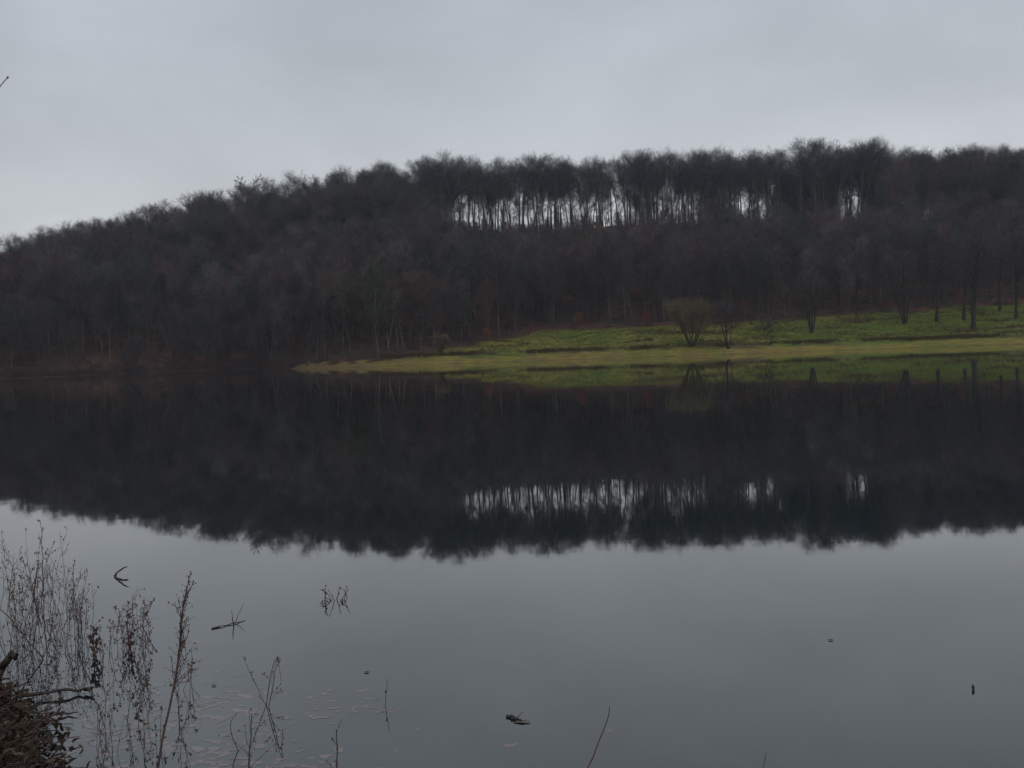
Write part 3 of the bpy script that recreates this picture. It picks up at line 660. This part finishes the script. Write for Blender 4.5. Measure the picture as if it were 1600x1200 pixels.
weed('broken dark weed head right of the bushy one', (204, 1020), (205, 992), 17, nb=6, bl=0.6, r=0.0050, seed_sz=0.010, sub=2, ang=0.9)
# the patch of look-alike stems along the left edge
rng = np.random.RandomState(33)
GW = 'thin dead weeds in the left patch'
for i in range(120):
    k = i % 4
    if k in (0, 1): bx, by, hh = rng.normal(62, 34), rng.uniform(945, 1045), rng.uniform(60, 135)
    elif k == 2: bx, by, hh = rng.uniform(110, 235), rng.uniform(985, 1050), rng.uniform(35, 90)
    else: bx, by, hh = rng.uniform(135, 300), rng.uniform(1060, 1190), rng.uniform(35, 90)
    lean = rng.normal(0, 0.16)
    weed('thin dead weed stem with sparse seed heads in the patch at the left edge' if k < 3 else 'thin weed stem standing apart in shallow water beside the tall plume',
         (bx, by), (bx + lean * hh, by - hh), 400 + i, nb=rng.randint(4, 9) if k < 3 else rng.randint(2, 6), bl=rng.uniform(0.15, 0.4), r=rng.uniform(0.0013, 0.0026),
         seed_sz=rng.uniform(0.003, 0.006), bend=0.20 if i % 3 else 0.6, sub=rng.randint(1, 4), group=GW if k < 3 else 'thin weeds by the tall plume', nseed=0.7, ang=rng.uniform(0.4, 0.8), up=rng.uniform(-0.05, 0.1), dy=rng.uniform(-0.15, 0.15))

# floating and half sunk bits
def stick(name, label, lines, cat='stick', group=None, mat='wood', n=6):
    """lines: list of (list of (px,py,height), radius)"""
    base = on_water(lines[0][0][0][0], lines[0][0][0][1])
    o = None
    for j, (pp, r) in enumerate(lines):
        P = []
        for (px, py, h) in pp:
            q = on_water(px, py)
            if h:                                   # raised: keep to the sight line at that height above the water
                d = ray(px, py); q = EYE + d * ((h - EYE[2]) / d[2])
            P.append(q - base)
        P = np.array(P); t = np.linspace(0, len(P) - 1, 9)
        L = np.stack([np.interp(t, np.arange(len(P)), P[:, a]) for a in range(3)], -1)
        L[1:-1] += np.random.RandomState(len(name) + j).normal(0, r * (0.15 if 'forked' in name else 0.4), (7, 3))
        rr_ = r * (1 - 0.5 * np.linspace(0, 1, 9)) * (1 + 0.18 * np.random.RandomState(j + 3).normal(size=9)); rr_[-1] *= 0.4; rr_[0] *= 0.8
        g_ = Geo(); g_.tubes(L[None], rr_[None], n); me = g_.build(name, MAT[mat], True)
        if o is None: o = link(name, me, None, base)
        else: link('side_twig', me, o)
    return tag(o, label, cat, group)
stick('forked_twig', 'curved forked black twig floating like a V left of the tall plume', [([(179, 900, .004), (183, 895, .03), (190, 889, .065), (200, 885, .09)], .010), ([(179, 900, .004), (185, 904, .004), (192, 906, .004), (201, 905, .004)], .008)])
stick('crossed_stick', 'thin straight stick with crossing side twigs floating mid left', [([(331, 982, .004), (345, 979, .004), (362, 975, .004), (384, 969, .003)], .0055), ([(365, 977, .0), (363, 965, .06), (362, 953, .10)], .004), ([(367, 974, .0), (374, 957, .05), (382, 940, .11)], .0025)])
stick('driftwood', 'long dark driftwood stick with a knob at its tip reaching off the bank', [([(28, 1086, .06), (60, 1083, .03), (92, 1081, .025), (120, 1079, .02), (146, 1075, .03)], .012), ([(92, 1081, .02), (97, 1092, .01)], .010), ([(132, 1077, .022), (148, 1075, .03)], .011)])
stick('driftwood', 'short dark driftwood stick below the long knobbed one', [([(58, 1122, .03), (80, 1118, .015), (100, 1116, .008), (123, 1113, .015)], .008)])
stick('broken_branch', 'thick broken branch leaning on the bank at the left edge', [([(-22, 1075, .10), (0, 1046, .17), (14, 1030, .22), (27, 1021, .26)], .030)], 'branch')
stick('bark_scrap', 'small black scrap of bark with a twig floating at bottom centre', [([(791, 1119, .004), (800, 1120, .008), (808, 1122, .006)], .011), ([(808, 1122, .004), (817, 1112, .035)], .0025), ([(808, 1122, .002), (817, 1127, .002)], .004)], 'bark')
def floating_tuft():
    rng = np.random.RandomState(8); base = on_water(524, 938); q = Geo(); sg = Geo()
    n = 11; p = rng.normal(0, 0.03, (n, 3)); p[:, 2] = 0; p[:, 0] *= 1.5
    d = np.stack([rng.normal(0, 0.9, n), rng.normal(0, 0.5, n), rng.uniform(0.2, 1.0, n)], -1)
    L = grow_lines(rng, p, d, rng.uniform(0.06, 0.15, n), 4, -0.12, 0.2); q.tubes(L, np.linspace(0.0035, 0.0015, 5)[None] * np.ones((n, 1)), 4)
    o = link('floating_tuft', None, None, base); link('twigs', q.build('twigs', MAT['weed']), o)
    seeds_geo(sg, rng, L[:, 2:].reshape(-1, 3)[::2], 0.008); link('seed_heads', tri_build(sg, 'seed_heads', MAT['seed']), o)
    tag(o, 'small tangled tuft of twigs floating alone in open water', 'tuft')
floating_tuft()
def leaf_obj(name, label, px, py, L, w, upright, rz, mat, group=None, curl=0.3):
    t = np.linspace(0, 1, 8); wd = w * np.sin(np.pi * np.clip(t, 0.02, 0.98)) ** 0.7
    V = []
    for k in range(8):
        z = L * t[k]
        for sgn in (-1, 0, 1): V.append((sgn * wd[k], 0.25 * curl * w * (1 - abs(sgn)) + 0.4 * L * curl * t[k] ** 2, z))
    V = np.array(V); i_ = np.arange(24).reshape(8, 3)
    F = np.stack([i_[:-1, :-1], i_[:-1, 1:], i_[1:, 1:], i_[1:, :-1]], -1).reshape(-1, 4)
    me = mesh_np(name, V, F, MAT[mat], True); o = link(name, me, None, on_water(px, py))
    sol = o.modifiers.new('thickness', 'SOLIDIFY'); sol.thickness = 0.0015
    o.rotation_euler = (0 if upright else -math.radians(86), 0, rz); o.location.z = -0.004 if upright else 0.006
    return tag(o, label, 'leaf', group)
leaf_obj('curled_leaf', 'small black leaf standing upright in the water near the right edge', 1521, 1078, 0.032, 0.0085, True, 0.2, 'wood')
leaf_obj('floating_leaf', 'tiny dark leaf afloat far out on the right', 1302, 1001, 0.03, 0.010, False, 1.2, 'wood')
leaf_obj('floating_leaf', 'dark leaf afloat above the short lone twig', 577, 1051, 0.03, 0.010, False, 1.45, 'wood')
leaf_obj('floating_leaf', 'dark leaf afloat left of the crossing weed clump', 338, 1072, 0.028, 0.008, False, 1.4, 'wood')
leaf_obj('floating_leaf', 'pale leaf afloat beside the black bark scrap', 829, 1129, 0.085, 0.012, False, 1.5, 'sodden')

# pale sodden leaves just awash in the shallows
rng = np.random.RandomState(44); q = Geo(); n = 0
while n < 430:
    px, py = rng.uniform(60, 1000), rng.uniform(960, 1235)
    dens = 0.9 * sstep(1010, 1120, py) * (1 - sstep(330, 660, px)) + 0.015
    c_ = on_water(px, py)
    if rng.rand() > dens * (0.35 + 0.65 * float(sstep(-0.1, 0.5, vnoise(c_[:1] * 1.0, c_[1:2] * 1.5, 0.28)[0]))): continue
    if c_[1] < near_shore(c_[0]) + 0.05: continue
    a0 = rng.normal(0.1, 0.9); L_, w_ = rng.uniform(0.010, 0.042), rng.uniform(0.006, 0.024)
    k = 8; an = np.arange(k) / k * 6.283; rad = 1 + 0.38 * rng.normal(size=k)
    ex, ey = L_ * np.cos(an) * rad, w_ * np.sin(an) * rad
    V = np.stack([c_[0] + ex * np.cos(a0) - ey * np.sin(a0), c_[1] + ex * np.sin(a0) + ey * np.cos(a0), np.full(k, 0.0004 + 0.00006 * (n % 9))], -1)
    V = np.concatenate([V, [[c_[0], c_[1], 0.0005 + 0.00006 * (n % 9)]]])
    q.add(V, np.array([[i, (i + 1) % k, 8, 8] for i in range(k)])); n += 1
o = link('sodden_leaves', tri_build(q, 'sodden_leaves', MAT['sodden'])); tag(o, 'pale sodden leaves awash in the shallows at the lower left', 'leaves', kind='stuff')

# leaf litter, straw and flotsam on the bank
def litter_mesh(name, seed, kind):
    rng = np.random.RandomState(seed); q = Geo()
    if kind == 0:
        for _ in range(5):
            c_ = rng.normal(0, 0.05, 3); c_[2] = abs(c_[2]) * 0.5; a = unit(rng.normal(size=3) * [1, 1, 0.5]) * rng.uniform(0.012, 0.026)
            bq = unit(np.cross(a, [0.2, 0.1, 1])) * rng.uniform(0.006, 0.013); up_ = np.array([0, 0, rng.uniform(0.004, 0.016)])
            q.add([c_ - a, c_ - a * .3 + bq + up_, c_ + a * .4 + bq + up_, c_ + a, c_ + a * .4 - bq + up_, c_ - a * .3 - bq + up_, c_ + up_ * 0.2],
                  [[0, 1, 6, 5], [1, 2, 6, 6], [2, 3, 4, 6], [5, 6, 4, 4]])
        me = tri_build(q, name, MAT['litter'])
    else:
        n = 7; p = rng.normal(0, 0.05, (n, 3)); p[:, 2] = abs(p[:, 2]) * 0.4
        d = rng.normal(size=(n, 3)) * [1, 1, 0.25]
        q.tubes(grow_lines(rng, p, d, rng.uniform(0.05, 0.12, n), 3, -0.10, 0.25), np.array([.003, .0028, .002, .001])[None] * np.ones((n, 1)), 3)
        me = q.build(name, MAT['weed'] if seed % 2 else MAT['litter'])
    return me
rng = np.random.RandomState(55); x = rng.uniform(-5.5, 1.5, 30000); y = rng.uniform(2.0, 9.5, 30000); d = near_shore(x) - y
kk = (d > 0.0 + 0.12 * vnoise(x, y, 0.3)) & (d < 2.2); P4 = np.stack([x[kk], y[kk], bank_z(x[kk], y[kk]) + rng.uniform(-0.01, 0.05, kk.sum())], -1); P4 = P4[P4[:, 2] > -0.01][:9000]
scatter_one('leaf_litter', 'brown dead leaves and straw heaped on the near bank', 'litter', P4, [litter_mesh('litter_%d' % i, 60 + i, 0 if i < 5 else 1) for i in range(6)], 0.7, 1.5, 9)

# a young tree on the bank beyond the left edge, one twig tip of which enters the picture
def near_sapling():
    Yt = 5.2; tip = at_depth(12, 121, Yt); mid = at_depth(-30, 170, Yt - 0.05); fork = at_depth(-190, 330, Yt - 0.3)
    bx, by = fork[0] - 0.5, fork[1] + 0.3
    base = np.array([bx, by, float(bank_z(np.array([bx]), np.array([by]))[0])])
    rng = np.random.RandomState(3); T, C = Geo(), Geo()
    S = np.stack([base - [0, 0, .2], base + (fork - base) * .35, base + (fork - base) * .7, fork, fork + [-.15, .1, .7], fork + [-.25, .1, 1.4]]) - base
    T.tubes(S[None], np.array([.03, .026, .022, .019, .013, .006])[None], 6)
    Bq = np.stack([fork, fork + (mid - fork) * .5 + [0, 0, -.03], mid, tip]) - base
    C.tubes(Bq[None], np.array([.008, .006, .004, .002])[None], 5)
    b2, r2 = children(rng, np.stack([S[2:]]), np.array([[.02, .016, .01, .006]]), 5, 0.2, 1, 0.8, 0.2, lambda pl, t: 0.5 + 0 * t, 3, 0.1, 0.1, 0.5, 0.003)
    b2 = b2[b2[:, -1, 0] < 0.1]; C.tubes(b2, r2[:len(b2)], 4)
    sg = Geo(); seeds_geo(sg, rng, [tip - base, (tip + mid) / 2 - base, (tip * .7 + mid * .3) - base], 0.006)
    o = link('bank_sapling', None, None, base); link('trunk', T.build('sapling_trunk', MAT['wood'], True), o); link('crown', C.build('sapling_crown', MAT['wood'], True), o)
    link('buds', tri_build(sg, 'buds', MAT['wood']), o)
    tag(o, 'thin twig with buds reaching in at the left edge against the sky', 'tree')
near_sapling()

# ------------------------------------------------------------------ thin winter haze over the lake
HAZE = 0.0002
if HAZE:
    hx, hy0, hy1, hz0, hz1 = 1900, -1600, 3600, -9, 76
    V = [(sx, y_, z_) for z_ in (hz0, hz1) for y_ in (hy0, hy1) for sx in (-hx, hx)]
    me = bpy.data.meshes.new('haze'); me.from_pydata(V, [], [(0, 2, 3, 1), (4, 5, 7, 6), (0, 1, 5, 4), (2, 6, 7, 3), (0, 4, 6, 2), (1, 3, 7, 5)])
    m = bpy.data.materials.new('haze_air'); m.use_nodes = True; t = m.node_tree; t.nodes.clear()
    oo = nd(t, 'ShaderNodeOutputMaterial'); pv = nd(t, 'ShaderNodeVolumePrincipled'); pv.inputs['Color'].default_value = (0.76, 0.87, 1.0, 1); pv.inputs['Density'].default_value = HAZE
    pv.inputs['Anisotropy'].default_value = 0.2
    t.links.new(pv.outputs[0], oo.inputs['Volume']); me.materials.append(m)
    tag(link('haze', me), 'thin bluish winter haze over the lake and hill', 'haze', kind='stuff')
